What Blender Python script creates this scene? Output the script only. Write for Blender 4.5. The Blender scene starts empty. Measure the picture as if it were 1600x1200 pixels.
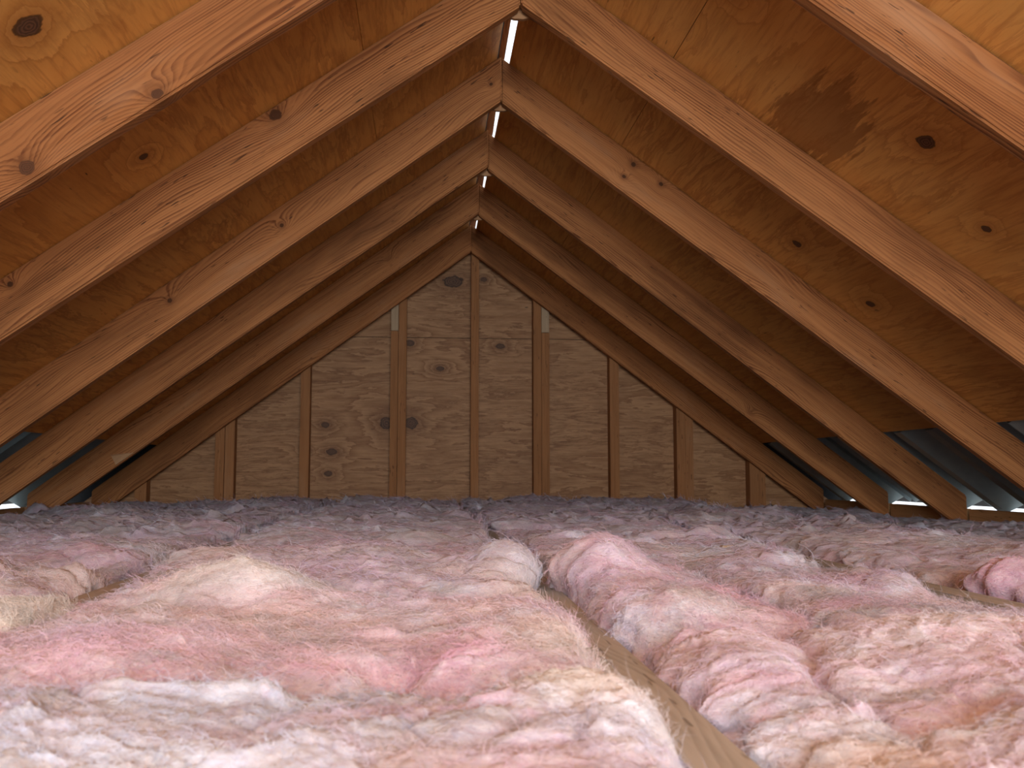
import bpy, bmesh, math, random
import numpy as np
from mathutils import Matrix, Vector

S = bpy.context.scene
COL = S.collection

# ------------------------------------------------------------------ camera, sky, exposure
CAM_Z = 0.30
PITCH, YAW = 0.0921, 0.088
cam = bpy.data.cameras.new('camera')
cam_ob = bpy.data.objects.new('camera', cam)
COL.objects.link(cam_ob)
cam.sensor_width = 36.0
cam.lens = 1500.0 / 1600.0 * 36.0
cam_ob.location = (0, 0, CAM_Z)
cam_ob.rotation_euler = (math.pi / 2 + PITCH, 0, -YAW)
cam.clip_start = 0.02
cam.dof.use_dof = True
cam.dof.focus_distance = 1.8
cam.dof.aperture_fstop = 15.0
S.camera = cam_ob

world = bpy.data.worlds.new('overcast_sky')
S.world = world
world.use_nodes = True
bg = world.node_tree.nodes['Background']
bg.inputs[0].default_value = (0.86, 0.93, 1.0, 1)
bg.inputs[1].default_value = 1.0

# daylight coming in through the open gable end behind the camera
OPEN_Y = -2.0
dl = bpy.data.lights.new('gable_opening_daylight', 'AREA')
dl.shape = 'RECTANGLE'
dl.size, dl.size_y = 1.9, 0.8
dl.energy = 59.0
dl.color = (0.93, 0.97, 1.0)
dl_ob = bpy.data.objects.new('gable_opening_daylight', dl)
COL.objects.link(dl_ob)
dl_ob.location = (0.2, OPEN_Y - 0.1, 0.62)
dl_ob.rotation_euler = (math.pi / 2, 0, 0)

# added unseen fill light behind the camera, brightens the near wool from above
fill = bpy.data.lights.new('wool_fill_light', 'AREA')
fill.shape = 'DISK'
fill.size = 0.35
fill.energy = 0.95
fill.color = (0.90, 0.95, 1.0)
fill_ob = bpy.data.objects.new('wool_fill_light', fill)
COL.objects.link(fill_ob)
fill_ob.location = (0.22, -0.55, 1.32)
fill_ob.rotation_euler = (math.radians(22), 0, 0)

S.cycles.use_adaptive_sampling = True
S.cycles.adaptive_threshold = 0.045
S.cycles.max_bounces = 7

vs = S.view_settings
vs.view_transform = 'Standard'
vs.look = 'None'
vs.gamma = 1.0
vs.use_curve_mapping = False
vs.exposure = 1.0

# ------------------------------------------------------------------ shared dimensions
XR, ZR, M, HP = 0.227, 1.479, 0.7368, 0.149      # ridge x, lower apex z, roof slope, plumb depth of a rafter
COSA = 1 / math.sqrt(1 + M * M)
SINA = M * COSA
ZT = ZR + HP                                      # underside of the sheathing at the ridge
GABLE_Y = 5.20
RUN_END = 1.926                                   # where the rafters are cut plumb
rnd = random.Random(7)


# ------------------------------------------------------------------ small helpers
def link(ob, parent=None):
    COL.objects.link(ob)
    if parent is not None:
        ob.parent = parent
    return ob


def empty(name, loc=(0, 0, 0)):
    o = bpy.data.objects.new(name, None)
    o.location = loc
    o.empty_display_size = 0.1
    COL.objects.link(o)
    return o


def tag(o, label=None, cat=None, group=None, kind=None):
    if label: o['label'] = label
    if cat: o['category'] = cat
    if group: o['group'] = group
    if kind: o['kind'] = kind
    return o


def mesh_ob(name, verts, faces, mat, parent=None, smooth=False, matrix=None, bevel=0.0):
    me = bpy.data.meshes.new(name)
    me.from_pydata([tuple(map(float, v)) for v in verts], [], faces)
    bm = bmesh.new()
    bm.from_mesh(me)
    bmesh.ops.recalc_face_normals(bm, faces=bm.faces)
    if bevel > 0:
        bmesh.ops.bevel(bm, geom=list(bm.edges), offset=bevel, segments=2 if bevel < .004 else 3, affect='EDGES', clamp_overlap=True)
    if smooth:
        for f in bm.faces: f.smooth = True
    bm.to_mesh(me)
    bm.free()
    me.materials.append(mat)
    ob = bpy.data.objects.new(name, me)
    link(ob, parent)
    if matrix is not None:
        ob.matrix_world = matrix
    return ob


BOXF = [(0, 1, 3, 2), (4, 6, 7, 5), (0, 4, 5, 1), (2, 3, 7, 6), (0, 2, 6, 4), (1, 5, 7, 3)]


def box_verts(x0, x1, y0, y1, z0, z1):
    return [(x, y, z) for x in (x0, x1) for y in (y0, y1) for z in (z0, z1)]


def prism(poly, a0, a1, axes='xz'):
    """extrude polygon (2-D) along the third axis from a0 to a1"""
    n = len(poly)
    V = []
    for a in (a0, a1):
        for p, q in poly:
            V.append((p, a, q) if axes == 'xz' else ((a, p, q) if axes == 'yz' else (p, q, a)))
    F = [tuple(range(n)), tuple(range(2 * n - 1, n - 1, -1))]
    for i in range(n):
        j = (i + 1) % n
        F.append((i, j, n + j, n + i))
    return V, F


# ------------------------------------------------------------------ materials
class NT:
    def __init__(self, name):
        self.mat = bpy.data.materials.new(name)
        self.mat.use_nodes = True
        self.t = self.mat.node_tree
        self.t.nodes.clear()
        self.out = self.t.nodes.new('ShaderNodeOutputMaterial')

    def n(self, typ, ins=None, **kw):
        nd = self.t.nodes.new(typ)
        for k, v in kw.items():
            setattr(nd, k, v)
        for k, v in (ins or {}).items():
            s = nd.inputs[k]
            if isinstance(v, bpy.types.NodeSocket):
                self.t.links.new(v, s)
            else:
                s.default_value = v
        return nd

    def math(self, op, a, b=None, c=None):
        ins = {0: a}
        if b is not None: ins[1] = b
        if c is not None: ins[2] = c
        return self.n('ShaderNodeMath', ins, operation=op).outputs[0]

    def vec(self, op, a, b=None):
        ins = {0: a}
        if b is not None: ins[1] = b
        nd = self.n('ShaderNodeVectorMath', ins, operation=op)
        return nd.outputs[1] if op in ('LENGTH', 'DISTANCE', 'DOT_PRODUCT') else nd.outputs[0]

    def sstep(self, x, lo, hi, a=0.0, b=1.0):
        return self.n('ShaderNodeMapRange', {0: x, 1: lo, 2: hi, 3: a, 4: b}, interpolation_type='SMOOTHSTEP').outputs[0]

    def mix(self, f, a, b, blend='MIX'):
        nd = self.n('ShaderNodeMix', data_type='RGBA', blend_type=blend)
        for i, v in ((0, f), (6, a), (7, b)):
            if isinstance(v, bpy.types.NodeSocket): self.t.links.new(v, nd.inputs[i])
            else: nd.inputs[i].default_value = v if i == 0 else (tuple(v) + (1,))[:4]
        return nd.outputs[2]

    def noise(self, vec, scale=1.0, detail=3.0, rough=0.55, w=None, dist=0.0):
        ins = {'Vector': vec, 'Scale': scale, 'Detail': detail, 'Roughness': rough, 'Distortion': dist}
        nd = self.n('ShaderNodeTexNoise', noise_dimensions='4D' if w is not None else '3D')
        for k, v in ins.items():
            if isinstance(v, bpy.types.NodeSocket): self.t.links.new(v, nd.inputs[k])
            else: nd.inputs[k].default_value = v
        if w is not None: self.t.links.new(w, nd.inputs['W'])
        return nd.outputs[0]

    def finish(self, color, rough=0.75, height=None, strength=0.3, dist=0.002, spec=0.25, metal=0.0):
        p = self.n('ShaderNodeBsdfPrincipled', {'Roughness': rough, 'Metallic': metal})
        p.inputs['Specular IOR Level'].default_value = spec
        if isinstance(color, bpy.types.NodeSocket): self.t.links.new(color, p.inputs['Base Color'])
        else: p.inputs['Base Color'].default_value = tuple(color) + (1,)
        if height is not None:
            b = self.n('ShaderNodeBump', {'Height': height, 'Strength': strength, 'Distance': dist})
            self.t.links.new(b.outputs[0], p.inputs['Normal'])
        self.t.links.new(p.outputs[0], self.out.inputs[0])
        self.bsdf = p
        return self.mat


def lumber(name, light, dark, knotcol, ring=230.0, ring_amt=0.55, grey=0.0, knots=2.6, dirt=0.25, explicit=(), checks=0.75, pick=0.35):
    """sawn board: local X runs along the board"""
    N = NT(name)
    co = N.n('ShaderNodeTexCoord').outputs['Object']
    rn = N.n('ShaderNodeObjectInfo').outputs['Random']
    w = N.math('MULTIPLY', rn, 57.0)
    off = N.n('ShaderNodeCombineXYZ', {0: N.math('MULTIPLY', rn, 91.7), 1: 0.0, 2: N.math('MULTIPLY', N.math('FRACT', N.math('MULTIPLY', rn, 13.7)), 0.08)}).outputs[0]
    p = N.vec('ADD', co, off)
    sp = N.n('ShaderNodeSeparateXYZ', {0: p})
    # slow wander of the growth rings along the board
    wand = N.noise(N.vec('MULTIPLY', p, (1.4, 3.0, 7.0)), 1.0, 2.0, 0.45, w)
    fine = N.noise(N.vec('MULTIPLY', p, (5.0, 30.0, 30.0)), 1.0, 2.0, 0.5, w)
    # knots
    kv = N.vec('MULTIPLY', p, (knots, 0.4, knots * 1.25))
    vor = N.n('ShaderNodeTexVoronoi', {'Vector': kv, 'Scale': 1.0, 'Randomness': 0.95})
    kd = N.math('DIVIDE', vor.outputs['Distance'], knots)
    kpick = N.math('GREATER_THAN', N.n('ShaderNodeSeparateXYZ', {0: vor.outputs['Color']}).outputs[0], pick)
    kd = N.math('ADD', kd, N.math('MULTIPLY', N.math('SUBTRACT', 1.0, kpick), 0.2))
    for (u, v, rad) in explicit:
        d = N.vec('LENGTH', N.vec('MULTIPLY', N.vec('SUBTRACT', co, (u, 0.0, v)), (0.9, 0.0, 1.0)))
        kd = N.math('MINIMUM', kd, N.math('MULTIPLY', d, 0.0105 / rad))
    kd = N.math('ADD', kd, N.math('MULTIPLY', N.math('SUBTRACT', N.noise(p, 60.0, 2.0), 0.5), 0.008))
    bulge = N.math('MULTIPLY', N.math('EXPONENT', N.math('MULTIPLY', kd, -32.0)), 0.045)
    r = N.math('ADD', N.math('MULTIPLY', sp.outputs[2], 0.85), N.math('MULTIPLY', sp.outputs[1], 0.55))
    r = N.math('ADD', r, N.math('MULTIPLY', wand, 0.125))
    r = N.math('ADD', r, N.math('MULTIPLY', fine, 0.0022))
    r = N.math('ADD', r, bulge)
    saw = N.math('FRACT', N.math('MULTIPLY', r, ring))
    ringm = N.math('MULTIPLY', N.sstep(saw, 0.15, 0.85), N.sstep(saw, 1.0, 0.9))
    # fade of the rings by patches, long streaks and stains
    patch = N.noise(N.vec('MULTIPLY', p, (2.2, 9.0, 9.0)), 1.0, 3.0, 0.6, w)
    streak = N.noise(N.vec('MULTIPLY', p, (3.5, 120.0, 120.0)), 1.0, 3.0, 0.6, w)
    vary = N.noise(N.vec('MULTIPLY', N.n('ShaderNodeCombineXYZ', {0: r, 1: 0.0, 2: 0.0}).outputs[0], (90.0, 1.0, 1.0)), 1.0, 2.0, 0.6, w)
    ringm = N.math('MULTIPLY', ringm, N.sstep(vary, 0.3, 0.65, 0.15, 1.0))
    ringm = N.math('MULTIPLY', ringm, N.sstep(patch, 0.25, 0.65, 0.45, 1.0))
    f = N.math('ADD', N.math('MULTIPLY', ringm, ring_amt), N.math('MULTIPLY', N.math('SUBTRACT', streak, 0.5), 1.8))
    col = N.mix(f, light, dark)
    stain = N.noise(N.vec('MULTIPLY', p, (1.6, 5.0, 7.0)), 1.0, 4.0, 0.6, w)
    col = N.mix(N.sstep(stain, 0.45, 0.75, 0.0, dirt), col, tuple(c * 0.45 for c in dark))
    col = N.mix(N.sstep(stain, 0.46, 0.25, 0.0, 0.5 + grey), col, (0.43, 0.24, 0.13))
    halo = N.sstep(kd, 0.035, 0.006)
    col = N.mix(N.math('MULTIPLY', halo, 0.45), col, tuple(c * 0.6 for c in dark))
    core = N.sstep(kd, 0.0115, 0.0085)
    kr = N.math('FRACT', N.math('MULTIPLY', kd, 420.0))
    col = N.mix(core, col, N.mix(kr, knotcol, tuple(c * 0.55 for c in knotcol)))
    # short dark checks and pitch pockets along the grain
    chk = N.noise(N.vec('MULTIPLY', p, (22.0, 190.0, 190.0)), 1.0, 1.0, 0.5, w)
    chk = N.math('MULTIPLY', N.sstep(chk, 0.67, 0.73), N.sstep(patch, 0.40, 0.55))
    col = N.mix(N.math('MULTIPLY', chk, checks), col, (0.03, 0.014, 0.008))
    h = N.math('ADD', N.math('MULTIPLY', ringm, -0.35), N.math('ADD', N.math('MULTIPLY', streak, 0.6), N.math('MULTIPLY', chk, -1.0)))
    return N.finish(col, 0.7, h, 0.4, 0.0014, 0.14)


def plywood(name, light, mid, dark, explicit=(), along=1.0, across=7.0, bands=8.0, stain=None, vor_scale=1.5, axis='X'):
    """rotary-cut face veneer: local X is the grain direction, local Y across it"""
    N = NT(name)
    co = N.n('ShaderNodeTexCoord').outputs['Object']
    rn = N.n('ShaderNodeObjectInfo').outputs['Random']
    w = N.math('MULTIPLY', rn, 43.0)
    p = co
    warp = N.math('SUBTRACT', N.noise(N.vec('MULTIPLY', p, (2.0, 5.0, 1.0)), 1.0, 2.0, 0.5, w), 0.5)
    p2 = N.vec('ADD', p, N.n('ShaderNodeCombineXYZ', {0: 0.0, 1: N.math('MULTIPLY', warp, 0.09), 2: 0.0}).outputs[0])
    g = N.noise(N.vec('MULTIPLY', p2, (along, across, 1.0)), 1.0, 7.0, 0.60, w, 0.35)
    # random small knots
    vor = N.n('ShaderNodeTexVoronoi', {'Vector': N.vec('MULTIPLY', p, (vor_scale, vor_scale, 0.0)), 'Scale': 1.0, 'Randomness': 1.0})
    kd = N.math('DIVIDE', vor.outputs['Distance'], vor_scale)
    jit = N.math('MULTIPLY', N.math('SUBTRACT', N.noise(p, 45.0, 2.0), 0.5), 0.010)
    pick = N.math('GREATER_THAN', N.n('ShaderNodeSeparateXYZ', {0: vor.outputs['Color']}).outputs[1], 0.55)
    kd = N.math('ADD', N.math('ADD', kd, 0.004), N.math('MULTIPLY', N.math('SUBTRACT', 1.0, pick), 0.3))
    # placed knots: (u, v, radius, stretch)
    kn = None
    for (u, v, rad, st) in explicit:
        d = N.vec('LENGTH', N.vec('MULTIPLY', N.vec('SUBTRACT', p, (u, v, 0.0)), (1.0 / st, 1.0, 0.0)))
        d = N.math('MULTIPLY', d, 0.011 / rad)
        kn = d if kn is None else N.math('MINIMUM', kn, d)
    if kn is not None:
        kd = N.math('MINIMUM', kd, kn)
    kd = N.math('ADD', kd, jit)
    g = N.math('ADD', g, N.math('MULTIPLY', N.math('EXPONENT', N.math('MULTIPLY', kd, -26.0)), 0.65))
    saw = N.math('FRACT', N.math('MULTIPLY', g, bands))
    flame = N.math('MULTIPLY', N.sstep(saw, 0.0, 0.92), N.sstep(saw, 1.0, 0.93))
    patch = N.noise(N.vec('MULTIPLY', p, (1.3, 2.6, 1.0)), 1.0, 3.0, 0.6, w)
    g2 = N.noise(N.vec('MULTIPLY', p2, (along * 2.2, across * 3.4, 1.0)), 1.0, 6.0, 0.62, w, 0.5)
    saw2 = N.math('FRACT', N.math('MULTIPLY', N.math('ADD', g2, N.math('MULTIPLY', g, 0.8)), bands * 0.9))
    vein = N.math('MULTIPLY', N.sstep(saw2, 0.45, 0.95), N.sstep(saw2, 1.0, 0.95))
    streak = N.noise(N.vec('MULTIPLY', p, (6.0, 110.0, 1.0)), 1.0, 3.0, 0.65, w)
    fl = N.math('MULTIPLY', flame, N.sstep(patch, 0.3, 0.7, 0.35, 1.0))
    col = N.mix(fl, light, mid)
    col = N.mix(N.math('MULTIPLY', N.sstep(saw, 0.78, 0.95), N.math('MULTIPLY', N.sstep(saw, 1.0, 0.96), 0.35)), col, dark)
    col = N.mix(N.math('MULTIPLY', vein, N.sstep(patch, 0.62, 0.38, 0.1, 0.55)), col, dark)
    col = N.mix(N.sstep(streak, 0.45, 0.75, 0.0, 0.5), col, dark)
    blot = N.noise(N.vec('MULTIPLY', p, (2.5, 4.5, 1.0)), 1.0, 5.0, 0.65, w)
    col = N.mix(N.sstep(blot, 0.54, 0.8, 0.0, 0.38), col, dark)
    col = N.mix(N.sstep(blot, 0.45, 0.2, 0.0, 0.35), col, tuple(min(1, c * 1.18) for c in light))
    if stain is not None:
        for (u, v, ru, rv) in stain:
            d = N.vec('LENGTH', N.vec('MULTIPLY', N.vec('SUBTRACT', p, (u, v, 0.0)), (1.0 / ru, 1.0 / rv, 0.0)))
            d = N.math('ADD', d, N.math('MULTIPLY', N.math('SUBTRACT', N.noise(N.vec('MULTIPLY', p, (5.0, 42.0, 1.0)), 1.0, 4.0, 0.65), 0.5), 2.0))
            col = N.mix(N.math('MULTIPLY', N.sstep(d, 1.0, 0.8), 0.6), col, (0.19, 0.058, 0.012))
    halo = N.sstep(kd, 0.05, 0.008)
    col = N.mix(N.math('MULTIPLY', halo, 0.5), col, dark)
    core = N.sstep(kd, 0.0125, 0.010)
    kr = N.math('PINGPONG', N.math('MULTIPLY', kd, 500.0), 1.0)
    col = N.mix(core, col, N.mix(kr, (0.055, 0.024, 0.012), (0.16, 0.075, 0.038)))
    rim = N.math('MULTIPLY', N.sstep(kd, 0.0095, 0.0115), N.sstep(kd, 0.0145, 0.0125))
    col = N.mix(N.math('MULTIPLY', rim, 0.8), col, (0.02, 0.01, 0.006))
    # little dark slits
    sl = N.noise(N.vec('MULTIPLY', p, (16.0, 85.0, 1.0)), 1.0, 1.0, 0.5, w)
    col = N.mix(N.math('MULTIPLY', N.math('MULTIPLY', N.sstep(sl, 0.74, 0.79), N.sstep(patch, 0.5, 0.62)), 0.9), col, (0.02, 0.01, 0.006))
    h = N.math('ADD', N.math('MULTIPLY', flame, -0.4), N.math('MULTIPLY', streak, 0.5))
    return N.finish(col, 0.6, h, 0.25, 0.0012, 0.3)


RAFTER_LOOK = dict(light=(0.43, 0.180, 0.064), dark=(0.18, 0.062, 0.021), knotcol=(0.11, 0.045, 0.020), ring=165, ring_amt=1.1, dirt=0.65, knots=3.2)
M_RAFTER = lumber('rafter_wood', **RAFTER_LOOK)
KNOTTED = dict(RAFTER_LOOK, pick=2.0)
REDDISH_DIMMED = dict(KNOTTED, light=(0.305, 0.122, 0.041), dark=(0.135, 0.045, 0.015))  # front pair: reddish boards, colour also darkened to offset the strong near light
M_RAFTER_AT = {
    (3, -1): lumber('rafter_wood_two_knots', explicit=[(1.219, -.094, .013), (.962, -.106, .010)], **REDDISH_DIMMED),
    (4, -1): lumber('rafter_wood_top_knot', explicit=[(.76, -.021, .014), (1.485, -.024, .006)], **KNOTTED),
    (5, -1): lumber('rafter_wood_small_knots', explicit=[(.884, -.054, .006), (1.292, -.051, .007), (.085, -.058, .005)], **KNOTTED),
    (5, 1): lumber('rafter_wood_edge_knots', explicit=[(.546, -.027, .008), (.545, -.078, .006), (.655, -.025, .007)], **KNOTTED),
    (4, 1): lumber('rafter_wood_clear', **KNOTTED), (3, 1): lumber('rafter_wood_reddish_dimmed', **REDDISH_DIMMED),
}
M_STUD = lumber('stud_wood', (0.37, 0.165, 0.066), (0.20, 0.08, 0.030), (0.08, 0.04, 0.025), ring=170, ring_amt=0.5, knots=1.6)
M_STUD_PALE = lumber('pale_block_wood', (0.46, 0.33, 0.21), (0.33, 0.215, 0.125), (0.1, 0.05, 0.03), ring=170, ring_amt=0.4, knots=1.0)
M_JOIST = lumber('weathered_joist_wood', (0.47, 0.445, 0.405), (0.28, 0.25, 0.215), (0.1, 0.055, 0.035), ring=210, ring_amt=0.42, grey=0.0, knots=1.3, dirt=0.25, checks=0.4)
M_CHIP = lumber('split_wood', (0.44, 0.25, 0.13), (0.33, 0.17, 0.08), (0.1, 0.05, 0.03), ring=170, ring_amt=0.4, knots=1.0)
M_BLOCK = lumber('blocking_wood', (0.58, 0.32, 0.14), (0.38, 0.18, 0.07), (0.08, 0.04, 0.025), ring=150, ring_amt=0.45, knots=1.6)

# local frames of the two roof slopes: local X along the ridge (+y world), local Y down the slope
def slope_frame(s):
    ex = Vector((0, 1, 0))
    ey = Vector((s * COSA, 0, -SINA))
    ez = ex.cross(ey)
    m4 = Matrix((ex, ey, ez)).transposed().to_4x4()
    m4.translation = Vector((XR, 0, ZT))
    return m4, (1 if ez.z > 0 else -1)


def on_slope(y, run):                # world y, horizontal run -> local coordinates of the slope frame
    return (y, run / COSA)


def ks(lst):
    return [on_slope(y, r) + (rad, st) for (y, r, rad, st) in lst]


M_PLY_R = plywood('roof_plywood_right', (0.74, 0.375, 0.105), (0.68, 0.325, 0.080), (0.42, 0.160, 0.037),
                  ks([(1.928, .839, .017, 1.25), (2.746, .874, .012, 1.2), (2.057, 1.047, .009, 1.3), (2.774, 1.110, .011, 1.4)]),
                  along=0.9, across=6.0, bands=6.0, stain=[on_slope(2.16, .69) + (0.24, 0.115)])
M_PLY_L = plywood('roof_plywood_left', (0.72, 0.35, 0.090), (0.62, 0.275, 0.061), (0.36, 0.130, 0.029),
                  ks([(1.511, .856, .020, 1.1), (2.135, .857, .009, 1.3)]), along=1.2, across=5.0, bands=6.0)
M_PLY_G = plywood('gable_plywood', (0.45, 0.240, 0.112), (0.28, 0.128, 0.052), (0.14, 0.054, 0.021),
                  [(-.219, .566, .026, 1.1), (-.088, .566, .026, 1.1), (.135, 1.344, .026, 1.7), (-.10, 1.001, .014, 1.4),
                   (.068, .863, .011, 1.6), (.395, .989, .011, 1.8), (.303, 1.357, .010, 1.5), (-.544, .554, .012, 1.5),
                   (-.508, .411, .014, 1.6), (-.523, .295, .011, 1.6), (-.643, .417, .010, 1.3)],
                  along=2.2, across=15.0, bands=6.0, vor_scale=1.1)


def metal_mat():
    N = NT('galvanised_metal')
    co = N.n('ShaderNodeTexCoord').outputs['Object']
    a = N.noise(co, 14.0, 4.0, 0.6)
    col = N.mix(a, (0.20, 0.25, 0.26), (0.36, 0.43, 0.44))
    r = N.n('ShaderNodeMapRange', {0: N.noise(co, 30.0, 3.0), 1: 0.2, 2: 0.8, 3: 0.38, 4: 0.6}).outputs[0]
    m = N.finish(col, 0.45, a, 0.1, 0.001, 0.5, 0.35)
    N.t.links.new(r, N.bsdf.inputs['Roughness'])
    return m


M_METAL = metal_mat()


def plain(name, c1, c2, scale, rough=0.9):
    N = NT(name)
    co = N.n('ShaderNodeTexCoord').outputs['Object']
    a = N.noise(co, scale, 4.0, 0.6)
    return N.finish(N.mix(a, c1, c2), rough, a, 0.2, 0.002)


M_FELT = plain('dark_roofing_felt', (0.012, 0.012, 0.013), (0.03, 0.03, 0.032), 25.0)
M_CEIL = plain('ceiling_board_back', (0.25, 0.21, 0.17), (0.33, 0.28, 0.23), 9.0)
M_NAIL = plain('nail_steel', (0.30, 0.29, 0.28), (0.5, 0.49, 0.47), 60.0, 0.4)


def fibre_mat(name, fuzz=False):
    N = NT(name)
    co = N.n('ShaderNodeTexCoord').outputs['Object']
    at = N.n('ShaderNodeAttribute', attribute_name='pigment').outputs['Color']
    lay = N.noise(N.vec('MULTIPLY', co, (55.0, 75.0, 160.0)), 1.0, 4.0, 0.65, None, 1.2)
    fib = N.noise(N.vec('MULTIPLY', co, (140.0, 190.0, 240.0)), 1.0, 3.0, 0.7, None, 2.0)
    col = N.mix(N.sstep(lay, 0.35, 0.7, 0.0, 0.28), at, (0.82, 0.78, 0.76))
    col = N.mix(N.sstep(lay, 0.50, 0.25, 0.0, 0.30), col, (0.45, 0.25, 0.24))
    col = N.mix(N.sstep(fib, 0.5, 0.75, 0.0, 0.35), col, (0.86, 0.80, 0.80))
    col = N.mix(N.sstep(fib, 0.48, 0.22, 0.0, 0.45), col, (0.36, 0.20, 0.21))
    dirt = N.noise(co, 230.0, 2.0, 0.7)
    col = N.mix(N.sstep(dirt, 0.64, 0.72, 0.0, 0.6), col, (0.17, 0.11, 0.09))
    h = N.math('ADD', N.math('MULTIPLY', lay, 1.0), N.math('MULTIPLY', fib, 0.6))
    m = N.finish(col, 0.95, h, 0.55, 0.006, 0.05)
    N.bsdf.inputs['Subsurface Weight'].default_value = 0.45
    N.bsdf.inputs['Subsurface Radius'].default_value = (1.0, 0.75, 0.75)
    N.bsdf.inputs['Subsurface Scale'].default_value = 0.009
    N.bsdf.inputs['Sheen Weight'].default_value = 0.25
    N.bsdf.inputs['Sheen Roughness'].default_value = 0.6
    return m


M_WOOL = fibre_mat('pink_glass_wool')


# ------------------------------------------------------------------ roof slopes and gable (the shell)
ceiling = tag(empty('ceiling', (XR, 2.0, ZT)), kind='structure')
PLY_T = 0.012


def panel(s, y0, y1, r0, r1, mat, r0b=None, sink=0.0):
    m4, up = slope_frame(s)
    ins = 0.0008
    a0, a1 = r0 / COSA + ins, r1 / COSA - ins
    z0, z1 = sorted((up * (sink + 0.0005), up * (sink + PLY_T)))
    v = box_verts(y0 + ins, y1 - ins, a0, a1, z0, z1)
    ob = mesh_ob('plywood_panel', v, BOXF, mat)
    ob.parent = ceiling
    ob.matrix_parent_inverse = Matrix.Translation(ceiling.location).inverted()
    ob.matrix_basis = m4
    return ob


SPLITS_R = [-2.0, 1.66, 4.33, 5.24]
SPLITS_L = [-2.0, 1.72, 3.62, 5.24]
SPLITS_R2 = [-2.0, 0.35, 2.94, 5.24]
SPLITS_L2 = [-2.0, 0.35, 2.97, 5.24]
for a, b in zip(SPLITS_R, SPLITS_R[1:]):
    panel(1, a, b, 0.025, 0.385, M_PLY_R)
for a, b in zip(SPLITS_R2, SPLITS_R2[1:]):
    panel(1, a, b, 0.385, 1.586, M_PLY_R)
for a, b in zip(SPLITS_L, SPLITS_L[1:]):
    panel(-1, a, b, 0.013, 0.392, M_PLY_L)
for a, b in zip(SPLITS_L2, SPLITS_L2[1:]):
    panel(-1, a, b, 0.392, 1.612, M_PLY_L)

# narrow strip along the ridge; the slit of daylight opens between it and the right-hand plywood
edge = [(-2.0, .236), (1.5, .238), (2.7, .2375), (3.0, .240), (3.28, .242), (3.42, .244), (3.66, .249), (3.95, .2505),
        (4.09, .246), (4.30, .249), (4.45, .2508), (4.78, .2512), (5.24, .254)]
V, F = [], []
for y, x in edge:
    zz = ZT - 0.004
    V += [(.196, y, zz + .004), (x, y, zz), (x, y, zz + .010), (.196, y, zz + .013)]
for i in range(len(edge) - 1):
    a, b = 4 * i, 4 * i + 4
    for j in range(4):
        F.append((a + j, a + (j + 1) % 4, b + (j + 1) % 4, b + j))
F += [(0, 3, 2, 1), (4 * len(edge) - 4, 4 * len(edge) - 3, 4 * len(edge) - 2, 4 * len(edge) - 1)]
strip_v = [(v[1], v[0], v[2] + 0.0126) for v in V]     # stored with the grain along local X
st = mesh_ob('ridge_strip', strip_v, F, M_RAFTER)
st.parent = ceiling
st.matrix_parent_inverse = Matrix.Translation(ceiling.location).inverted()
st.matrix_basis = Matrix(((0, 1, 0, 0), (1, 0, 0, 0), (0, 0, 1, 0), (0, 0, 0, 1)))

# roofing felt laid over the plywood (closes the joints)
for s, ra, rb in ((1, 0.030, 1.586), (-1, 0.0, 1.612)):
    m4, up = slope_frame(s)
    z0, z1 = sorted((up * (PLY_T + .0006), up * (PLY_T + .004)))
    ob = mesh_ob('roofing_felt', box_verts(-2.0, 5.24, ra / COSA, rb / COSA, z0, z1), BOXF, M_FELT)
    ob.parent = ceiling
    ob.matrix_parent_inverse = Matrix.Translation(ceiling.location).inverted()
    ob.matrix_basis = m4

# roofing felt over the vent zone at both eaves, above the ribbed metal
for s in (1, -1):
    m4, up = slope_frame(s)
    z0, z1 = sorted((up * 0.085, up * 0.09))
    ob = mesh_ob('eave_felt', box_verts(-2.0, 5.24, 1.52 / COSA, 2.09 / COSA, z0, z1), BOXF, M_FELT)
    ob.parent = ceiling
    ob.matrix_parent_inverse = Matrix.Translation(ceiling.location).inverted()
    ob.matrix_basis = m4
    z0, z1 = sorted((up * 0.0135, up * 0.084))
    ob = mesh_ob('felt_upstand', box_verts(-2.0, 5.24, 1.52 / COSA, 1.525 / COSA, z0, z1), BOXF, M_FELT)
    ob.parent = ceiling
    ob.matrix_parent_inverse = Matrix.Translation(ceiling.location).inverted()
    ob.matrix_basis = m4

# gable wall: sheets of plywood, local X world x, local Y world z
wall = tag(empty('wall_back', (XR, GABLE_Y, 0)), kind='structure')
GM = Matrix(((1, 0, 0, 0), (0, 0, -1, GABLE_Y), (0, 1, 0, 0), (0, 0, 0, 1)))


def gable_sheet(poly):
    V, F = prism(poly, -0.001, -0.013, 'xy')
    ob = mesh_ob('plywood_panel', V, F, M_PLY_G)
    ob.parent = wall
    ob.matrix_parent_inverse = Matrix.Translation(wall.location).inverted()
    ob.matrix_basis = GM
    return ob


def roofz(x, off=HP):
    return ZR + off - M * abs(x - XR)


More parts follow.
